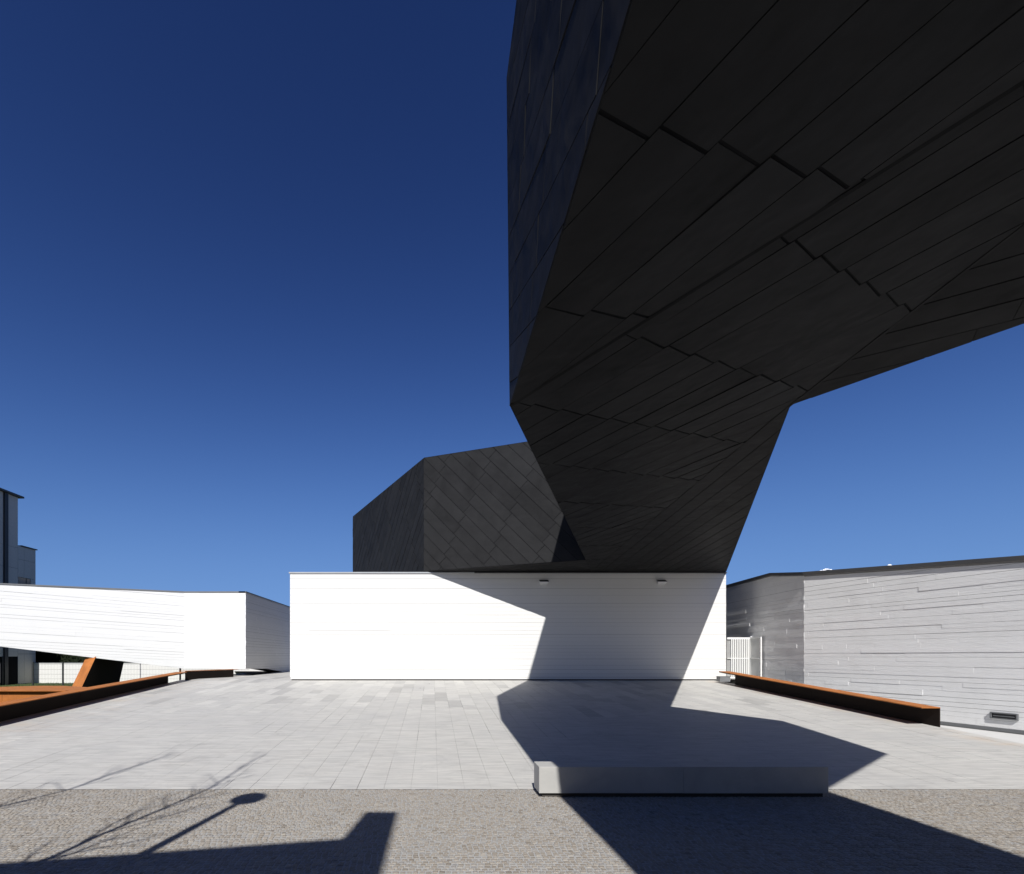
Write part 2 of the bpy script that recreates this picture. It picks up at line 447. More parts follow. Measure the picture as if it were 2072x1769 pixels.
# ------------------------------------------------------------------ black folded building
V1 = (1.045, 6.97, 5.166); V2 = (6.1, 19.94, 5.05); V3 = (11.27, 19.94, 5.03); V4 = (5.74, 8.34, 5.83)
G = (6.0, 1.9, 6.34); V6 = (.98, 6.8, 9.4); V7 = (7.35, 6.17, 5.87); V8 = (7.10, 2.71, 6.17); V9 = (4.58, .8, 5.93)
V10 = (3.95, -9, 5.45); FLE = (.74, -9, 4.50); FLT = (.70, -9, 9.4)
JB = (5.22, 17.68, 5.06); JT = (5.22, 17.68, 9.4)
C0 = (-.33, 19.94, 5.05); C0T = (-.33, 19.94, 9.4); CL = (-4.36, 28.35, 5.0); CLT = (-4.36, 28.35, 9.4)
BK = (5, 33, 5.0); BKT = (5, 33, 9.4); BR = (11.27, 30, 5.0); BRT = (11.27, 30, 9.4)
T3 = (11.27, 19.94, 9.4); T4 = (5.74, 8.34, 9.4); T5 = (4.3, 3.0, 9.4); T6 = (3.9, -9, 9.4)
def onp(a, b, c, x, y):
    a, b, c = Vector(a), Vector(b), Vector(c); n = (b - a).cross(c - a)
    return (x, y, a.z - (n.x * (x - a.x) + n.y * (y - a.y)) / n.z)
G = onp(V1, V2, V4, 6.0, 1.9); JB = onp(V1, V2, V4, JB[0], JB[1]); V8 = onp(V4, G, V7, V8[0], V8[1])
FL_ = (1.045, 2.713, 5.24)
V9 = onp(V1, G, FL_, V9[0], V9[1]); V10 = onp(V1, G, FL_, V10[0], V10[1]); FLE = onp(V1, G, FL_, 1.045, -9)
_n = (Vector(V6) - Vector(V1)).cross(Vector(FLE) - Vector(V1)); _y = -9
FLT = (V1[0] - (_n.y * (_y - V1[1]) + _n.z * (9.4 - V1[2])) / _n.x, _y, 9.4)
bb = empty('black_building', (0, 20, 5), 'black zinc-clad folded building that bridges overhead and rests on the white wall', 'building')
sh = MB()
allv = dict(V1=V1, V2=V2, V3=V3, V4=V4, G=G, V6=V6, V7=V7, V8=V8, V9=V9, V10=V10, FLE=FLE, FLT=FLT, JB=JB, JT=JT, C0=C0, C0T=C0T,
            CL=CL, CLT=CLT, BK=BK, BKT=BKT, BR=BR, BRT=BRT, T3=T3, T4=T4, T5=T5, T6=T6)
ks = list(allv); ix = {k: i for i, k in enumerate(ks)}
fcs = ['V1 JB V2 V4 G', 'V2 V3 V4', 'V4 V7 V8 G', 'V1 G V9 V10 FLE', 'V1 FLE FLT V6', 'V1 V6 JT JB', 'JB JT C0T C0', 'C0 C0T CLT CL',
       'CL CLT BKT BK', 'BK BKT BRT BR', 'BR BRT T3 V3', 'V3 T3 T4 V4', 'V4 T4 T5', 'V4 T5 V7', 'V7 T5 V8', 'V8 T5 V9', 'G V8 V9', 'V9 T5 T6 V10',
       'FLE V10 T6 FLT', 'V6 FLT T6 T5 T4 JT', 'JT T4 T3 BRT BKT CLT C0T', 'C0 JB V2', 'C0 V2 V3 BR BK CL']
sv = [allv[k] for k in ks]; sf = []
for s in fcs:
    idx = [ix[k] for k in s.split()]
    for i in range(1, len(idx) - 1): sf.append((idx[0], idx[i], idx[i + 1]))
sh.add(sv, sf)
sh.build('shell', M_shell, bb)
# the far pier, behind the camera, that carries the other end
MB().hexa([(.72, -10.6, 0.2), (3.9, -10.6, .2), (3.9, -9.02, .2), (.72, -9.02, .2)], [(.72, -10.6, 9.4), (3.9, -10.6, 9.4), (3.9, -9.02, 9.4), (.72, -9.02, 9.4)]).build('pier', M_zinc, bb)

panels = []
def clad(poly, d, outward, origin, w, L, shift, gv=.005, gu=.005, u_off=0, v_off=0, thick=.008, tilt=.004, shear=0.0):
    _, p2 = cells_to_prisms(poly, d, outward, origin, [], None, thick, 0, shear)
    cs = lattice(p2, w, L, shift, gv, gu, u_off, v_off)
    r, _ = cells_to_prisms(poly, d, outward, origin, cs, None, thick, tilt, shear)
    return r
U1p = [V1, G, V9, (4.36, -2.3, 5.8), (.87, -2.3, 4.79)]
ns = (0, 0, -1)
# folded soffit; directions read off the photograph's own seams
panels += clad([V1, V2, V4, G], (.67, -.72, .17), ns, (2.07, 9.15, 5.12), .49, 1.50, -.054, .0055, .011, tilt=.009, shear=-.13)
panels += clad([V1, G, V9, V10, FLE], (.55, -.83, .13), ns, (1.08, 5.13, 5.05), .55, 1.69, -.09, .005, .013, tilt=.009, shear=-.05)
panels += clad([V2, V3, V4], (-.035, -1, .07), ns, (6.48, 19.9, 5.04),   .39, 14, 0, .009, .004, u_off=-2, tilt=.007)
panels += clad([V4, V7, V8, G], (.81, -.59, -.02), ns, (5.86, 5.69, 6.04), .40, 2.4, .3, .006, .004, u_off=-.9, tilt=.006)
panels += clad([C0, JB, V2], (1, 0, 0), ns, (0, 19.94, 5.05), .5, 2.2, .4, .003, .003, tilt=.002)
# upright faces
panels += clad([V1, FLE, FLT, V6], (0, .925, .385), (-1, 0, 0), (1, 5.0, 6.06), .435, 1.68, .18, .006, .008, tilt=.008)
panels += clad([C0, JB, JT, C0T], (.64, -.26, -.73), (-.4, -1, 0), (.24, 19.71, 8.74), .397, 1.70, -.138, .0085, .0085, tilt=.007)
panels += clad([C0, C0T, CLT, CL], (-.30, .62, -.73), (-1, -.5, 0), (-.6, 20.5, 8.7), .397, 1.70, .138, .009, .013, tilt=.008)
vis_p, hid_p = [], []
for a, v, f in panels:
    ymax = max(q[1] for q in v); xm = sum(q[0] for q in v) / len(v); ym = sum(q[1] for q in v) / len(v); zm = sum(q[2] for q in v) / len(v)
    if ym > .6 and xm / ym < 1.3 and (zm - 1.8) / ym < 1.6: vis_p.append((a / (xm * xm + ym * ym + (zm - 1.8) ** 2), v, f))
    else: hid_p.append((0, v, f))
vis_p.sort(key=lambda q: -q[0])
for a, v, f in vis_p[:298]: mk('zinc_panel', v, f, M_zinc, bb)
rest = MB()
for a, v, f in vis_p[298:] + hid_p: rest.add(v, f)
tag(rest.build('zinc_panels', M_zinc, bb), kind='stuff')
print('panels', len(vis_p), len(hid_p))
# roof and side cladding that this view never shows, plain sheets a little proud of the shell
pl = MB()
def sheet(poly, outward, t=.012):
    P = [Vector(p) for p in poly]; n = (P[1] - P[0]).cross(P[2] - P[0]).normalized()
    if n.dot(Vector(outward)) < 0: n = -n
    pl.add([p + n * t for p in P], [tuple(range(len(P)))])
for nm, ow in (('V1 V6 JT JB', (-1, 1, 0)), ('CL CLT BKT BK', (0, 1, 0)), ('BK BKT BRT BR', (1, 1, 0)), ('BR BRT T3 V3', (1, 0, 0)), ('V3 T3 T4 V4', (1, -1, 0)),
               ('V4 T4 T5', (1, 0, 1)), ('V4 T5 V7', (1, 0, 1)), ('V7 T5 V8', (1, 0, 1)), ('V8 T5 V9', (1, 0, 1)), ('V6 FLT T6 T5 T4 JT', (0, 0, 1)), ('JT T4 T3 BRT BKT CLT C0T', (0, 0, 1))):
    sheet([allv[k] for k in nm.split()], ow)
pl.build('roof_sheet', M_zinc, bb)
# folded edge trims along the creases that show
def trim(pts, w, outward, name='edge_trim'):
    m = MB()
    for a, b in zip(pts, pts[1:]):
        a = Vector(a); b = Vector(b); d = (b - a).normalized(); n = Vector(outward).normalized(); s = d.cross(n).normalized() * w
        n = n * .02
        m.add([a + s, a - s, b - s, b + s, a + s + n, a - s + n, b - s + n, b + s + n], [(4, 5, 6, 7), (0, 1, 5, 4), (1, 2, 6, 5), (2, 3, 7, 6), (3, 0, 4, 7)])
    return m.build(name, M_zinc, bb)
trim([V1, G], .018, (-.2, -.2, -1)); trim([V2, V4, G], .018, (0, 0, -1))

# ------------------------------------------------------------------ board-marked concrete
def boards(poly, outward, rowh, segs, along, origin, mat_, parent, depth=.010, base=.004, jog=.0, limit=290, warp=0):
    """rows of shuttering-board marks, each a thin relief of its own, clipped to the wall's outline"""
    P, n, e1, e2 = frame(poly, along, outward); o = Vector(origin); o = o - n * (o - P[0]).dot(n)
    p2 = [((p - o).dot(e1), (p - o).dot(e2)) for p in P]
    us = [p[0] for p in p2]; vs = [p[1] for p in p2]
    cs = []; v = min(vs) - R.random() * rowh; k = 0
    while v < max(vs):
        h = rowh * R.choice([.8, .9, 1, 1.12]); u = min(us) - R.uniform(0, segs[1]); tprev = 0
        rowt = (R.random() ** 1.5) * depth * .8; rg = R.choice([.001, .003, .005, .009])
        while u < max(us):
            l = R.uniform(*segs); t = max(0, rowt + R.uniform(-.5, .6) * depth)
            if R.random() < .12: t += depth * .7
            cs.append((u, u + l - .0015, v, v + h - rg, t)); u += l
        v += h; k += 1
    r, _ = cells_to_prisms(poly, along, outward, origin, cs, None, base, depth * .10)
    return r

def put_boards(lst, mat_, parent, limit=296):
    lst.sort(key=lambda q: -q[0])
    for a, v, f in lst[:limit]: mk('board_mark', v, f, mat_, parent)
    if len(lst) > limit:
        m = MB()
        for a, v, f in lst[limit:]: m.add(v, f)
        tag(m.build('board_marks', mat_, parent), kind='stuff')

# central white wall
XL, XR, YW, ZT = -5.48, 11.27, 19.94, 4.99
wb = empty('white_building', (2.9, 24, .85), 'long white board-marked concrete building under the black volume, facing the plaza', 'building')
b = MB(); b.box(XL, XR, YW + .002, 31, gz(YW) + .045, ZT); b.build('wall', M_back, wb)
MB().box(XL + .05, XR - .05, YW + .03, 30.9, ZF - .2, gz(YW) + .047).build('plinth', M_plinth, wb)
F0 = [(XL, YW, gz(YW) + .05), (XR, YW, gz(YW) + .05), (XR, YW, ZT - .03), (XL, YW, ZT - .03)]
put_boards(boards(F0, (0, -1, 0), .145, (2.4, 5.0), (1, 0, 0), (XL, YW, .9), M_wall, wb, depth=.007, base=.001), M_wall, wb)
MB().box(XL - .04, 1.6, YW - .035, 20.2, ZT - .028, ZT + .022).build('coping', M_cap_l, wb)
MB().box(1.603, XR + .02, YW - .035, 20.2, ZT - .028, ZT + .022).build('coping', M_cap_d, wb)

def wall_lamp(x, z, label):
    t = empty('wall_lamp', (x, YW, z), label, 'lamp', 'wedge wall lamps under the overhang')
    a, d = .21, .30
    y0, yfr = YW - .006, YW - .20
    A_ = [(x - .12, y0, z - .10), (x + .12, y0, z - .10), (x + .17, yfr, z - .015), (x - .17, yfr, z - .015), (x - .17, y0, z + .09), (x + .17, y0, z + .09), (x + .17, yfr, z + .0), (x - .17, yfr, z + .0)]
    MB().add(A_, [(0, 1, 2, 3), (3, 2, 6, 7), (0, 3, 7, 4), (1, 5, 6, 2), (0, 4, 5, 1)]).build('housing', M_lampb, t)
    MB().add([A_[4], A_[5], A_[6], A_[7]] + [(q[0], q[1] - .004, q[2] + .006) for q in (A_[4], A_[5], A_[6], A_[7])], [(4, 7, 6, 5), (0, 4, 5, 1), (2, 6, 7, 3), (1, 5, 6, 2), (3, 7, 4, 0)]).build('shaded_face', M_dark, t)  # dark sheet paints the shade on the lamp's sloping front
wall_lamp((1101 - 875.5) / 1050 * 19.8, 4.62, 'wedge-shaped white wall lamp on the shaded wall, left of the two')
wall_lamp((1340 - 875.5) / 1050 * 19.8, 4.62, 'wedge-shaped white wall lamp on the shaded wall, nearer the gate')

# left white cantilevered building
A = (-8.47, 23.5); B_ = (-8.49, 30.9); Cc = (-11.24, 23.5); Cd = (-10.75, 23.5); D = (-17.38, 20.84)
dv = (D[0] - Cc[0], D[1] - Cc[1]); E_ = (Cc[0] + dv[0] * 1.9, Cc[1] + dv[1] * 1.9)
ZL = 4.69
zE = 1.209 + (2.17 - 1.209) * 1.9
lw = empty('white_cantilever_building', (-14, 26, .9), 'white board-marked concrete building raised on the left above the rusty benches', 'building')
m = MB()
bot = [(A[0], A[1], 1.209), (-8.478, 26.5, 1.134), (-8.487, 29.3, ZF + .002), (B_[0], B_[1], ZF + .002)]
m.add([*bot, (B_[0], B_[1], ZL), (A[0], A[1], ZL),                      # 0-5 right face
       (Cc[0], Cc[1], 1.209), (Cc[0], Cc[1], ZL),                       # 6,7
       (E_[0], E_[1], zE), (E_[0], E_[1], ZL),                          # 8,9
       (E_[0], E_[1] + 2.2, zE), (E_[0], E_[1] + 2.2, ZL), (Cc[0], 25.6, 1.16), (Cc[0], 25.6, ZL),      # 10-13
       (-9.3, 25.6, 1.16), (-9.3, 25.6, ZL), (-9.3, 29.3, ZF + .002), (-9.3, 30.9, ZF + .002), (-9.3, 30.9, ZL), (-9.3, 26.5, 1.134)],
      [(0, 1, 2, 3, 4, 5), (0, 5, 7, 6), (6, 7, 9, 8), (8, 9, 11, 10), (5, 4, 18, 15), (5, 15, 13, 7), (7, 13, 11, 9), (0, 6, 12, 14), (6, 8, 10, 12), (10, 11, 13, 12), (12, 13, 15, 14),
       (0, 14, 19, 1), (1, 19, 16, 2), (2, 16, 17, 3), (14, 15, 18, 17, 16, 19), (3, 17, 18, 4)])
m.build('wall', M_back, lw)
bl = boards([(Cc[0], Cc[1], 1.212), (A[0], A[1], 1.212), (A[0], A[1], ZL - .03), (Cc[0], Cc[1], ZL - .03)], (0, -1, 0), .145, (1.6, 3), (1, 0, 0), (Cc[0], Cc[1], 1.2), M_wall, lw, .008, .001)
bl += boards([(Cc[0], Cc[1], 1.212), (Cc[0], Cc[1], ZL - .03), (E_[0], E_[1], ZL - .03), (E_[0], E_[1], zE + .003)], (.2, -1, 0), .145, (2, 4.5), (dv[0], dv[1], .36), (Cc[0], Cc[1], 1.2), M_wall, lw, .009, .001)
bl += boards([(A[0], A[1], 1.212), (-8.478, 26.5, 1.137), (-8.487, 29.3, ZF + .005), (B_[0], B_[1], ZF + .005), (B_[0], B_[1], ZL - .03), (A[0], A[1], ZL - .03)], (1, 0, 0), .145, (1.6, 3.4), (0, 1, 0), (A[0], A[1], 1.2), M_wall, lw, .009, .001)
put_boards(bl, M_wall_l, lw)
def cope(pts, z, w, h, mat_, parent, out):
    m = MB()
    for (a, b2), nrm in zip(zip(pts, pts[1:]), out):
        a = Vector(a); b2 = Vector(b2); n = Vector(nrm).normalized(); i = -n * w; n = n * .03
        m.hexa([a + n, b2 + n, b2 + i, a + i], [a + n + Vector((0, 0, h)), b2 + n + Vector((0, 0, h)), b2 + i + Vector((0, 0, h)), a + i + Vector((0, 0, h))])
    return m.build('coping', mat_, parent)
z = ZL - .03
cope([(E_[0], E_[1], z), (Cc[0], Cc[1], z)], z, .3, .055, M_cap, lw, [(.2, -.98, 0)])
cope([(Cc[0] + .003, Cc[1], z), (A[0], A[1], z)], z, .3, .054, M_cap, lw, [(0, -1, 0)])
cope([(A[0], A[1] - .03, z), (B_[0], B_[1], z)], z, .3, .056, M_cap, lw, [(1, 0, 0)])

shade_sheet = MB().add([(-8.35, 24.05, ZF + .006), (-8.6, 29.25, ZF + .006), (-9.4, 33, ZF + .006), (-13, 33, ZF + .006), (-12.2, 31.5, ZF + .006)], [(0, 1, 2, 3, 4)]).build('underside_shade_sheet', M_shell)  # dark sheet painting the deep shade beneath the raised building
tag(shade_sheet, kind='structure')
# right-hand board-marked wall building
ya = 11.4; P0 = (13.0, 11.4); P1 = (12.03, 16.8); P3 = (12.42 + .15, 23.9)
PN = (12.03 + .20 * 12.8, 4.0)
ztop = lambda y: 4.47 + (4.47 - 3.97) * (y - 16.8) / (16.8 - 11.4)
K = (12.03 + .076 * (18.67 - 16.8), 18.67)
rb = empty('boarded_wall_building', (16, 15, .1), 'white building with rough uneven board-marked walls along the right side', 'building')
zb = .05
m = MB()
m.add([(*PN, zb), (*P1, zb), (*P3, zb), (*PN, ztop(4.0)), (*P1, 4.47), (*K, 4.74), (*P3, 4.74), (24, 4, zb), (24, 23.9, zb), (24, 4, ztop(4)), (24, 23.9, 4.74)],
      [(1, 0, 3, 4), (2, 1, 4, 5, 6), (7, 9, 3, 0), (8, 2, 6, 10), (7, 8, 10, 9), (3, 9, 10, 6, 5, 4)])
m.build('wall', M_back, rb)
bl = boards([(*PN, zb + .06), (*P1, zb + .06), (*P1, 4.47 - .11), (*PN, ztop(4) - .11)], (-1, -.17, 0), .128, (.7, 2.9), (PN[0] - P1[0], PN[1] - P1[1], 0), (*P1, .1), M_wall_r, rb, .0062, .002)
bl += boards([(*P1, zb + .06), (*P3, zb + .06), (*P3, 4.74 - .09), (*K, 4.74 - .09), (*P1, 4.47 - .09)], (-1, .07, 0), .137, (.5, 2.2), (.076, 1, 0), (*P1, .12), M_wall_r, rb, .010, .002)
put_boards(bl, M_wall_r, rb)
def edge_cap(a, b, n, h, out, mat_, w=.35):
    a = Vector(a); b = Vector(b); nn = Vector(n).normalized(); i = -nn * w; o = nn * out; H = Vector((0, 0, h))
    if (b - a).cross(i - o).z < 0: a, b = b, a
    MB().hexa([a + o, b + o, b + i, a + i], [a + o + H, b + o + H, b + i + H, a + i + H]).build('coping', mat_, rb)
edge_cap((*PN, ztop(4) - .06), (*P1, 4.47 - .06), (-1, -.177, 0), .10, .055, M_cap_d)
edge_cap((*P1, 4.47 - .055), (*K, 4.74 - .055), (-1, .076, 0), .095, .05, M_cap_d)
edge_cap((*K, 4.74 - .055), (*P3, 4.74 - .055), (-1, .076, 0), .095, .05, M_cap_d)
m = MB(); w_ = Vector((P1[0] - PN[0], P1[1] - PN[1], 0)).normalized(); nn = Vector((-w_.y, w_.x, 0)) * 1.0
if nn.x > 0: nn = -nn
a = Vector((*PN, .02)) + nn * .0; b2 = Vector((*P1, .10)) + nn * .0
m.add([a + nn * .018, b2 + nn * .018, b2 + nn * .018 + Vector((0, 0, .07)), a + nn * .018 + Vector((0, 0, .09))], [(0, 1, 2, 3)]); m.build('plinth', M_cap, rb)
# recessed wall light low on that wall
yv = 12.06; xv = 12.03 - .20 * (yv - 16.8)
lt = empty('recessed_wall_light', (xv, yv, .4), 'dark rectangular louvred wall light set low in the boarded wall', 'wall light')
def onwall(s, zz, out): return Vector((xv, yv, 0)) + Vector((.20, -1, 0)).normalized() * s + nn * out + Vector((0, 0, zz))
def wbox(s0, s1, z0, z1, o0, o1, name, mt, par):
    MB().hexa([onwall(s0, z0, o1), onwall(s1, z0, o1), onwall(s1, z0, o0), onwall(s0, z0, o0)], [onwall(s0, z1, o1), onwall(s1, z1, o1), onwall(s1, z1, o0), onwall(s0, z1, o0)]).build(name, mt, par)
fr_ = M_box
wbox(0, .50, .475, .50, .0, .045, 'frame', fr_, lt); wbox(0, .50, .35, .372, .0, .045, 'frame', fr_, lt)
wbox(0, .03, .373, .474, .0, .045, 'frame', fr_, lt); wbox(.47, .50, .373, .474, .0, .045, 'frame', fr_, lt)
wbox(.031, .469, .373, .474, .017, .024, 'lens', M_dark, lt)
wbox(.06, .44, .41, .428, .0245, .040, 'louvre', fr_, lt)

# ------------------------------------------------------------------ gate between the two buildings
gt = empty('gate', (11.8, 19.9, .85), 'white steel bar gate beside the boarded wall, one leaf folded back', 'gate')
gzt = 2.50; g0 = .93
x0, x1, yg = 11.30, 12.20, 19.92
for (a, b_, c, d_, nm) in ((x0, x1, gzt - .07, gzt, 'top_rail'), (x0, x1 - .08, 1.685, 1.71, 'middle_rail'), (x0, x1 - .08, g0, g0 + .05, 'bottom_rail')):
    MB().box(a, b_, yg - .022, yg + .022, c, d_).build(nm, M_gate, gt)
MB().box(x1 - .08, x1, yg - .025, yg + .025, g0 - .08, gzt - .072).build('post', M_gate, gt)
nb = 10
for i in range(nb):
    x = x0 + .17 + (x1 - .11 - x0 - .17) * i / (nb - 1)
    MB().box(x - .017, x + .017, yg - .026, yg + .05, g0 + .052, 1.683).build('bar', M_gate, gt)
    MB().box(x - .017, x + .017, yg - .026, yg + .05, 1.712, gzt - .073).build('bar', M_gate, gt)
for i in range(4):
    x = x0 + .02 + i * .035
    MB().box(x - .005, x + .005, yg + .03, yg + .06, g0, gzt - .073).build('bar', M_gate, gt)
# folded-back leaf lying along the wall
xa = lambda y: 12.03 + .076 * (y - 16.8) - .10
ys0, ys1 = 19.12, 19.86
def leafbox(y0, y1, z0, z1, nm, t=.02):
    MB().hexa([(xa(y0) - t, y0, z0), (xa(y0) + t, y0, z0), (xa(y1) + t, y1, z0), (xa(y1) - t, y1, z0)], [(xa(y0) - t, y0, z1), (xa(y0) + t, y0, z1), (xa(y1) + t, y1, z1), (xa(y1) - t, y1, z1)]).build(nm, M_gate, gt)
leafbox(ys0, ys0 + .05, g0 - .05, gzt, 'post'); leafbox(ys1 - .05, ys1, g0 - .05, gzt, 'post')
leafbox(ys0 + .052, ys1 - .052, gzt - .06, gzt, 'top_rail'); leafbox(ys0 + .052, ys1 - .052, 1.685, 1.71, 'middle_rail'); leafbox(ys0 + .052, ys1 - .052, g0, g0 + .05, 'bottom_rail')
for i in range(11):
    y = ys0 + .09 + i * (ys1 - ys0 - .18) / 10
    leafbox(y - .011, y + .011, g0 + .052, 1.683, 'bar', .012); leafbox(y - .011, y + .011, 1.712, gzt - .062, 'bar', .012)
MB().tube((x1 + .03, yg - .03, gzt - .02), (x1 + .03, yg + .03, gzt + .05), .03, .02, 8).build('hinge', M_postl, gt)
MB().tube((x1 - .02, yg, gzt + .002), (x1 + .05, yg, gzt + .04), .015, .015, 8).build('hinge', M_postl, gt)

# small grey box at the wall foot
jb = empty('ground_box', (11.2, 19.5, .82), 'small grey metal box on the slabs where the white wall meets the gate', 'box')
o = MB().box(11.02 - .25, 11.02 + .14, 19.45, 19.7, gz(19.5) + .002, gz(19.5) + .19).build('body', M_box, jb); bevel(o)
MB().box(11.02 - .26, 11.02 + .15, 19.44, 19.71, gz(19.5) + .192, gz(19.5) + .205).build('lid', M_cap, jb)

# ------------------------------------------------------------------ corten benches
def lbench(xv_, xe, y0, y1, yb0, yb1, h0, h1, label):
    """L-shaped plate bench: upright plate at xv_, seat plate reaching to xe"""
    t = empty('corten_bench', ((xv_ + xe) / 2, (y0 + y1) / 2, gz((y0 + y1) / 2)), label, 'bench', 'rusty steel benches flanking the plaza')
    lo, hi = min(xv_, xe), max(xv_, xe); s = .014
    n = 4
    for i in range(n):
        a = y0 + (y1 - y0) * i / n; b_ = y0 + (y1 - y0) * (i + 1) / n - (.004 if i < n - 1 else 0)
        za = h0 + (h1 - h0) * i / n; zb_ = h0 + (h1 - h0) * (i + 1) / n
        MB().hexa([(lo, a, za - .02), (hi, a, za - .02), (hi, b_, zb_ - .02), (lo, b_, zb_ - .02)], [(lo, a, za), (hi, a, za), (hi, b_, zb_), (lo, b_, zb_)]).build('seat_plate', M_corten, t)
        a = yb0 + (yb1 - yb0) * i / n; b_ = yb0 + (yb1 - yb0) * (i + 1) / n - (.003 if i < n - 1 else 0)
        f = lambda y: h0 + (h1 - h0) * (y - y0) / (y1 - y0) - .021
        x_ = xv_ + (.011 if xe > xv_ else -.011)
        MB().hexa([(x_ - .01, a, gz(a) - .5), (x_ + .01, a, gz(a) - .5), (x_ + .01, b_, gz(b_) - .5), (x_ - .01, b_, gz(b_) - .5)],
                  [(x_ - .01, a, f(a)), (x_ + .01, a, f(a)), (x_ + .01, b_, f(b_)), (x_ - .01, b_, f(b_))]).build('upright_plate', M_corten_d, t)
        # lip under the seat's free edge
        xx = xe - (.010 if xe > xv_ else -.010)
        a = y0 + (y1 - y0) * i / n; b_ = y0 + (y1 - y0) * (i + 1) / n - .004
        MB().hexa([(xx - .006, a, f(a) - .022), (xx + .006, a, f(a) - .022), (xx + .006, b_, f(b_) - .022), (xx - .006, b_, f(b_) - .022)],
                  [(xx - .006, a, f(a)), (xx + .006, a, f(a)), (xx + .006, b_, f(b_)), (xx - .006, b_, f(b_))]).build('front_lip', M_corten_d, t)
    return t
lbench(10.86, 10.46, 11.1, 18.97, 11.1, 18.6, .695, 1.232, 'long low rusty corten steel bench beside the boarded wall on the right')
lbench(-9.78, -9.35, 9.6, 19.75, 9.6, 19.15, .63, 1.18, 'long low rusty corten steel bench along the left edge of the plaza')
# low corten wall turning the corner
t = empty('corten_low_wall', (-9, 21, .85), 'short dark rusty steel seat wall under the raised white building', 'bench')
p, q = Vector((-9.50, 19.92, 0)), Vector((-8.46, 22.55, 0)); d = (q - p).normalized(); nrm = Vector((d.y, -d.x, 0))
qa = q - d * .28
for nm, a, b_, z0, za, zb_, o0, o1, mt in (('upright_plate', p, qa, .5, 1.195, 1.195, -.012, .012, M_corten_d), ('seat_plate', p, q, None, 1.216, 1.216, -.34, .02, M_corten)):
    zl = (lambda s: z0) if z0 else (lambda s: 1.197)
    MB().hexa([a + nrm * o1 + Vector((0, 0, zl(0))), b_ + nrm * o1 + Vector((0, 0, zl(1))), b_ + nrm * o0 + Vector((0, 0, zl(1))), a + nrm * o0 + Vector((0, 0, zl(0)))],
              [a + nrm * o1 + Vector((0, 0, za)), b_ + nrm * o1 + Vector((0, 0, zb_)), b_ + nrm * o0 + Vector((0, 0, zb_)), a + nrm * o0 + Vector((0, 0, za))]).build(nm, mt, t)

# sunken corten basin rim behind the left bench
t = empty('corten_basin', (-12, 14.5, .2), 'rusty corten steel deck and sunken basin edge behind the left bench', 'planter')
zr = .868
def deck(pts, z, name, mt, h=.02, par=t):
    k = len(pts); MB().add([(x, y, z - h) for x, y in pts] + [(x, y, z) for x, y in pts], [tuple(range(k, 2 * k)), tuple(reversed(range(k)))] + [(i, (i + 1) % k, k + (i + 1) % k, k + i) for i in range(k)]).build(name, mt, par)
deck([(-11.4, 13.83), (-9.80, 13.83), (-9.80, 15.1), (-11.4, 16.05)], zr, 'deck_plate', M_corten)
deck([(-14.2, 13.83), (-11.404, 13.83), (-11.404, 16.05), (-12.1, 16.1), (-14.2, 14.75)], zr, 'deck_plate', M_corten)
deck([(-20, 13.83), (-14.204, 13.83), (-14.204, 14.75), (-20, 14.75)], zr, 'deck_plate', M_corten)
for i in range(5):
    a = -9.81 - i * 1.75
    MB().box(a - 1.745, a, 13.93, 13.95, -.3, zr - .022).build('wall_plate', M_corten, t)
MB().box(-20, -9.80, 14.7, 14.72, .0, zr - .022).build('back_plate', M_corten_d, t)
MB().box(-11.9, -11.87, 13.88, 13.9, .868, .895).build('stud', M_postl, t)

# leaning corten fin that holds the raised building up
t = empty('corten_fin', (-14.5, 22.6, .2), 'slanted rusty steel fin pillar under the raised white building', 'pillar')
y0b, y0t, y1t, y1b = 20.95, 22.28, 24.3, 23.6
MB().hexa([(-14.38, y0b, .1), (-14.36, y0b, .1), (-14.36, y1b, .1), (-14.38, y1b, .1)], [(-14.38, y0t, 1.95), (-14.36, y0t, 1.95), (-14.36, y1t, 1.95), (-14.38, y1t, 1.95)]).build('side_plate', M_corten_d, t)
MB().hexa([(-14.60, y0b - .01, .1), (-14.362, y0b - .01, .1), (-14.362, y0b + .01, .1), (-14.60, y0b + .01, .1)], [(-14.60, y0t - .01, 1.95), (-14.362, y0t - .01, 1.95), (-14.362, y0t + .01, 1.95), (-14.60, y0t + .01, 1.95)]).build('front_plate', M_corten, t)
MB().hexa([(-14.80, y0b + .03, .1), (-14.602, y0b, .1), (-14.602, y0b + .02, .1), (-14.80, y0b + .05, .1)], [(-14.80, y0t + .03, 1.95), (-14.602, y0t, 1.95), (-14.602, y0t + .02, 1.95), (-14.80, y0t + .05, 1.95)]).build('edge_plate', M_corten, t)

# ------------------------------------------------------------------ stone bench on the kerb line
# front face at v 1552..1605, left corner u 1090
yf = 6.55; xl = (1091 - 875.5) / 1050 * yf; xr = (1677 - 875.5) / 1050 * yf
zt = 1.8 - (1552 - 1327) / 1050 * yf; z0 = 1.8 - (1605.5 - 1327) / 1050 * yf
yk = yf * (1552 - 1327) / (1541 - 1327)
sb = empty('stone_bench', ((xl + xr) / 2, 6.9, 0), 'long pale stone block bench at the edge of the slabs, mostly in shadow', 'bench')
xj = (1383 - 875.5) / 1050 * yf
o = MB().box(xl, xj - .002, yf, yk, z0, zt).build('stone_block', M_stone, sb); bevel(o, .004)
o = MB().box(xj + .001, xr, yf + .004, yk, z0 - .003, zt).build('stone_block', M_stone, sb); bevel(o, .004)
MB().box(xl + .045, xr - .05, yf + .035, yk - .05, -.05, z0 - .004).build('plinth', M_plinth, sb)

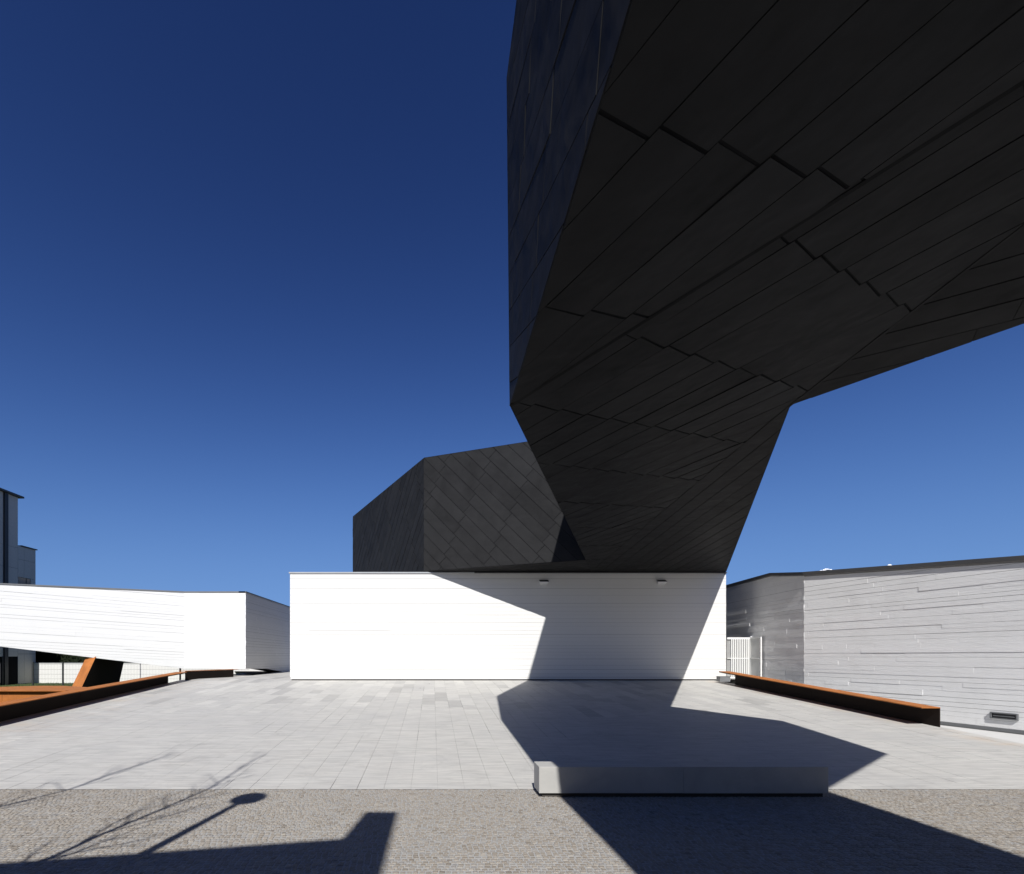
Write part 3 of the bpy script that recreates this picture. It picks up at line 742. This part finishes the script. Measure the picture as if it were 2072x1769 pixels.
# ------------------------------------------------------------------ grey building far left
gbld = empty('grey_panel_building', (-28, 25, .2), 'dark grey cement-panel building behind the raised white one', 'building')
XG = -23.35
MB().box(-34, XG - .012, 27.4, 29.2, .1, 10.70).build('wall', M_shell, gbld)
MB().box(-34, XG - 2.2, 15, 27.397, .1, 9.0).build('wall', M_grey, gbld)
MB().box(-34, XG - .012, 29.203, 30.5, .1, 8.0).build('wall', M_shell, gbld)
def gpanel(y0, y1, z0, z1): MB().box(XG - .010, XG + .012, y0 + .006, y1 - .006, z0 + .006, z1 - .006).build('cladding_panel', M_grey, gbld)
zz = [.2, 1.75, 3.3, 4.4, 5.55, 6.7, 7.86, 10.70]
for yy0, yy1 in ((28.45, 29.2), (27.4, 28.2)):
    for a, b_ in zip(zz, zz[1:]):
        if a == .2: continue
        gpanel(yy0, yy1, a, b_)
for yy0, yy1 in ((29.203, 29.65), (29.65, 30.5)):
    for a, b_ in zip([.2, 1.9, 3.3, 4.95, 6.25, 7.25], [1.9, 3.3, 4.95, 6.25, 7.25, 8.0]):
        if a == 4.95: continue
        gpanel(yy0, yy1, a, b_)
gpanel(30.12, 30.5, 4.95, 6.25)
wdw = MB().box(XG - .01, XG + .006, 29.21, 30.1, 4.96, 4.99).build('window', M_dark, gbld)
MB().box(XG - .011, XG - .006, 29.21, 30.1, 4.995, 6.24).build('pane', M_glass, wdw)
MB().box(XG - .005, XG + .004, 29.80, 29.84, 4.995, 6.24).build('mullion', M_dark, wdw)
MB().box(XG - .011, XG + .0, 27.4, 28.2, .2, 1.74).build('glazed_front', M_glass, gbld)
for y in (27.42, 28.1): MB().box(XG, XG + .05, y, y + .09, .2, 1.74).build('mullion', M_dark, gbld)
MB().box(XG - .011, XG + .10, 28.21, 28.44, .2, 10.69).build('downpipe', M_dark, gbld)
MB().box(-34.1, XG + .2, 27.2, 29.42, 10.705, 10.80).build('coping', M_cap_d, gbld)
MB().box(-34.1, XG + .07, 29.425, 30.58, 8.005, 8.06).build('coping', M_cap_d, gbld)

# far garden wall, hedge, fence
t = empty('garden_wall', (-17, 30.4, .2), 'low sunlit white garden wall beyond the lawn', 'wall')
MB().box(-23.32, -9.4, 30.35, 30.55, .1, 1.36).build('wall_face', M_wall, t)
MB().box(-23.32, -9.4, 30.33, 30.57, 1.362, 1.385).build('coping', M_cap_l, t)
hd = MB()
for i in range(9000):
    x = R.uniform(-30, -9.6); y = R.uniform(31.4, 33.0); zc = R.uniform(.3, 2.7 + .2 * math.sin(x * 1.7)); s = R.uniform(.04, .10)
    a = Vector((R.gauss(0, 1), R.gauss(0, 1), R.gauss(0, 1))).normalized(); b_ = a.orthogonal().normalized(); c = Vector((x, y, zc))
    hd.add([c - a * s, c + b_ * s * .5, c + a * s, c - b_ * s * .5], [(0, 1, 2, 3)])
hg = empty('hedge', (-20, 32.2, .2), 'dense dark evergreen hedge behind the far white garden wall', 'hedge')
tag(hd.build('foliage', M_leaf, hg), kind='stuff')
MB().box(-30, -9.6, 31.9, 32.6, .2, 2.4).build('core', M_leaf, hg)
fn = empty('mesh_fence', (-16, 28, .2), 'thin wire mesh fence with dark posts on the lawn', 'fence')
yfc = 28.0
wm = MB()
for i in range(150):
    x = -21.6 + i * .08
    if x > -9.9: break
    wm.box(x - .0016, x + .0016, yfc - .002, yfc + .002, .22, 1.37)
for zc in (.30, .55, .80, 1.06, 1.33): wm.box(-21.6, -9.9, yfc - .006, yfc + .006, zc - .004, zc + .004)
tag(wm.build('wire_mesh', M_dark, fn), kind='stuff')
for x, mt in ((-19.98, M_post), (-15.8, M_postl), (-13.64, M_post), (-21.6, M_post)):
    MB().box(x - .035 if mt is M_post else x - .02, x + .035 if mt is M_post else x + .02, yfc + .01, yfc + .07, .1, 1.45).build('post', mt, fn)

# ------------------------------------------------------------------ out-of-frame shadow casters, and unseen blocks added against sky fill
sbk = empty('street_building', (-7, -5, 0), 'pale street building behind the viewer with a tall chimney stack at its corner', 'building')
pts = [(-14, 0.2), (-1.27, .2), (-1.27, 8.0), (-1.64, 8.0), (-1.64, 7.11), (-4.35, 6.52), (-14, 4.6)]
k = len(pts)
MB().add([(x, -2.2, z_) for x, z_ in pts] + [(x, -9, z_) for x, z_ in pts], [tuple(range(k)), tuple(reversed(range(k, 2 * k)))] + [((i + 1) % k, i, k + i, k + (i + 1) % k) for i in range(k)]).build('wall', M_grey, sbk)
for i in range(5):
    for zc in (1.2,):
        wd = MB().box(-13.2 + i * 2.2, -12.1 + i * 2.2, -2.198, -2.15, zc, zc + .06).build('window', M_cap_l, sbk)
        MB().box(-13.2 + i * 2.2, -12.1 + i * 2.2, -2.196, -2.18, zc + .062, zc + 1.5).build('pane', M_glass, wd)

for x0_, x1_, h_, lab in ((7, 46, 13.0, 'unseen wide pale building added behind the viewer to the right, cutting sky light'), (-46, -15.5, 12.0, 'unseen wide pale building added behind the viewer to the far left, cutting sky light')):
    t = empty('street_building', ((x0_ + x1_) / 2, -16, 0), lab, 'building')  # unseen, added to block blue sky fill from behind the camera
    MB().box(x0_, x1_, -21, -12.5, .2, h_).build('wall', M_grey, t)
    MB().box(x0_ - .2, x1_ + .2, -21.2, -12.3, h_ + .003, h_ + .2).build('coping', M_cap_l, t)
    n_ = int((x1_ - x0_) / 3.4)
    for i in range(n_):
        for zc in (1.4, 5.0, 8.6):
            xx = x0_ + 1.3 + i * 3.4
            wd = MB().box(xx - .06, xx + 1.36, -12.498, -12.42, zc - .06, zc - .003).build('window', M_cap_l, t)
            MB().box(xx, xx + 1.3, -12.496, -12.47, zc, zc + 1.8).build('pane', M_glass, wd)
for x0_, x1_, y1_, lab in ((16.5, 30, 2.5, 'unseen grey building added beside the viewer on the right, cutting sky light'), (-30, -16.5, 3.5, 'unseen grey building added beside the viewer on the left, cutting sky light')):
    t = empty('side_sky_block', ((x0_ + x1_) / 2, -4, 0), lab, 'building')  # unseen, added at the sides to enclose the place and darken its shade
    MB().box(x0_, x1_, -11, y1_, -.2, 9.0).build('wall', M_grey, t)
    MB().box(x0_ - .15, x1_ + .15, -11.2, y1_ + .15, 9.003, 9.2).build('coping', M_cap_l, t)
    xs_ = x0_ if x0_ > 0 else x1_; sg = -1 if x0_ > 0 else 1
    for i in range(4):
        for zc in (1.3, 4.3):
            yy = -9.5 + i * 3
            wd = MB().box(min(xs_, xs_ + sg * .06), max(xs_, xs_ + sg * .06), yy - .06, yy + 1.4, zc - .06, zc - .003).build('window', M_cap_l, t)
            MB().box(min(xs_, xs_ + sg * .012), max(xs_, xs_ + sg * .012), yy, yy + 1.34, zc, zc + 1.6).build('pane', M_glass, wd)
lp = empty('street_lamp', (-3.0, .33, .16), 'slim street lamp with a flat round head behind the viewer to the left', 'street lamp')
hz = 6.0; kx = hz / .9848
lx, ly = -2.33 - .1081 * kx, 6.50 - kx
lp.location = (lx, ly, gz(ly))
MB().tube((lx, ly, gz(ly)), (lx, ly, hz - .02), .085, .045, 12).build('pole', M_dark, lp)
hd2 = MB().tube((0, 0, -.035), (0, 0, .035), .205, .205, 28).build('lamp_head', M_dark, lp)
hd2.location = Vector((lx + .02, ly, hz)) - lp.location; hd2.rotation_euler = (math.radians(22), 0, 0)
MB().tube((lx, ly, gz(ly)), (lx, ly, gz(ly) + .02), .14, .14, 16).build('base_plate', M_dark, lp)

def bare_tree(base, top, r0, label, levels=3, seed=1, nlimb=14, low=.35):
    rr = random.Random(seed)
    t = empty('bare_tree', base, label, 'tree', 'leafless street trees behind the viewer')
    b0 = Vector(base); tp = Vector(top); n = 12; pts = [b0]
    for i in range(1, n + 1):
        s = i / n; pts.append(b0.lerp(tp, s) + Vector((rr.gauss(0, .025), rr.gauss(0, .025), 0)) * (1 if i < n else 0))
    tr = MB(); rad = lambda s: r0 * (1 - s) ** .8 + .006
    for i in range(n): tr.tube(pts[i], pts[i + 1], rad(i / n), rad((i + 1) / n), 8, False)
    tr.build('trunk', M_bark, t)
    br = MB()
    def limb(p, d, l, r, lv):
        q = p; seg = 5
        for i in range(seg):
            d = (d + Vector((rr.gauss(0, .1), rr.gauss(0, .1), rr.gauss(.05, .06)))).normalized()
            q2 = q + d * l / seg; ra = r * (1 - i / seg * .8); rb_ = r * (1 - (i + 1) / seg * .8)
            br.tube(q, q2, ra, rb_, 5, False)
            if lv > 0 and i > 0:
                for _ in range(rr.choice([1, 2])):
                    sd = Vector((rr.gauss(0, 1), rr.gauss(0, 1), rr.gauss(.2, .5))).normalized()
                    limb(q2, (d * .8 + sd * .7).normalized(), l * rr.uniform(.3, .5), rb_ * .6, lv - 1)
            q = q2
    for i in range(nlimb):
        s = low + (.97 - low) * (i + .5) / nlimb; p = b0.lerp(tp, s); a = i * 2.4 + rr.uniform(-.4, .4)
        d = Vector((math.cos(a) * .55, math.sin(a) * .55, .85)).normalized()
        limb(p, d, (1.7 - 1.2 * s) * rr.uniform(.7, 1.1), rad(s) * .5 + .002, 2)
    br.build('crown', M_bark, t)
bare_tree((-3.62, 1.15, .13), (-3.72, 1.0, 7.9), .036, 'slender leafless young tree behind the viewer, nearer the street lamp', seed=4, nlimb=24, low=.25)
bare_tree((-6.3, .9, .13), (-5.25, 1.15, 7.9), .042, 'slender leafless young tree behind the viewer, farther left and leaning', seed=9, nlimb=20, low=.3)

# ------------------------------------------------------------------ small cumulus tops low over the right-hand roof
def cloud(u, v, wpx, hpx, label, seed):
    rr = random.Random(seed); Y = 2600; x = (u - 875.5) / 1050 * Y; z_ = 1.8 + (1327 - v) / 1050 * Y; wx = wpx / 1050 * Y; hh = hpx / 1050 * Y
    m = MB()
    import bmesh
    pk = rr.uniform(-.3, .6)
    for i in range(46):
        bm = bmesh.new(); bmesh.ops.create_icosphere(bm, subdivisions=2, radius=1)
        f = rr.uniform(-1, 1); e = max(.12, 1 - abs(f - pk) * 1.5); s = hh * rr.uniform(.14, .34) * (.5 + .6 * e); c = Vector((x + f * wx / 2, Y + rr.uniform(-wx, wx) * .25, z_ - hh * 1.0 + rr.uniform(0, .85) * hh * e))
        vs = [c + Vector((q.co.x * s * 1.5, q.co.y * s, q.co.z * s * .75)) * (1 + .2 * rr.random()) for q in bm.verts]
        m.add(vs, [tuple(q.index for q in fc.verts) for fc in bm.faces]); bm.free()
    m.box(x - wx / 2, x + wx / 2, Y - wx * .2, Y + wx * .2, z_ - hh * 5, z_ - hh * 1.3)
    o = m.build('cloud', M_cloud, None, True); tag(o, label, 'cloud')
cloud(1672, 1149.5, 34, 7, 'tiny white cumulus top over the boarded roof, the lower one left', 3)
cloud(1790, 1142, 36, 10, 'tiny white cumulus top over the boarded roof, the taller one right', 5)

# ------------------------------------------------------------------ a few dry leaves and specks on the plaza
for i, (u, v, s, lab) in enumerate([(850, 1393, .05, 'single dry brown leaf on the slabs near the middle of the white wall'), (868, 1384.5, .045, 'small dark leaf on the slabs close under the white wall'),
                                    (712, 1381, .03, 'tiny dark leaf on the slabs near the left part of the wall')]):
    y = 2.26 / ((v - 1327) / 1050 + SS); x = (u - 875.5) / 1050 * y; z_ = gz(y) + .004
    a = R.uniform(0, 3); ca, sa = math.cos(a), math.sin(a)
    P = [(-1, 0, .1), (-.3, .45, .02), (.5, .35, .12), (1, 0, .25), (.4, -.4, .1), (-.4, -.4, .03)]
    o = MB().add([(x + s * (p[0] * ca - p[1] * sa), y + s * (p[0] * sa + p[1] * ca), z_ + s * p[2]) for p in P], [(0, 1, 5), (1, 2, 4, 5), (2, 3, 4)]).build('dry_leaf', M_corten_d)
    tag(o, lab, 'leaf', 'fallen leaves on the plaza')
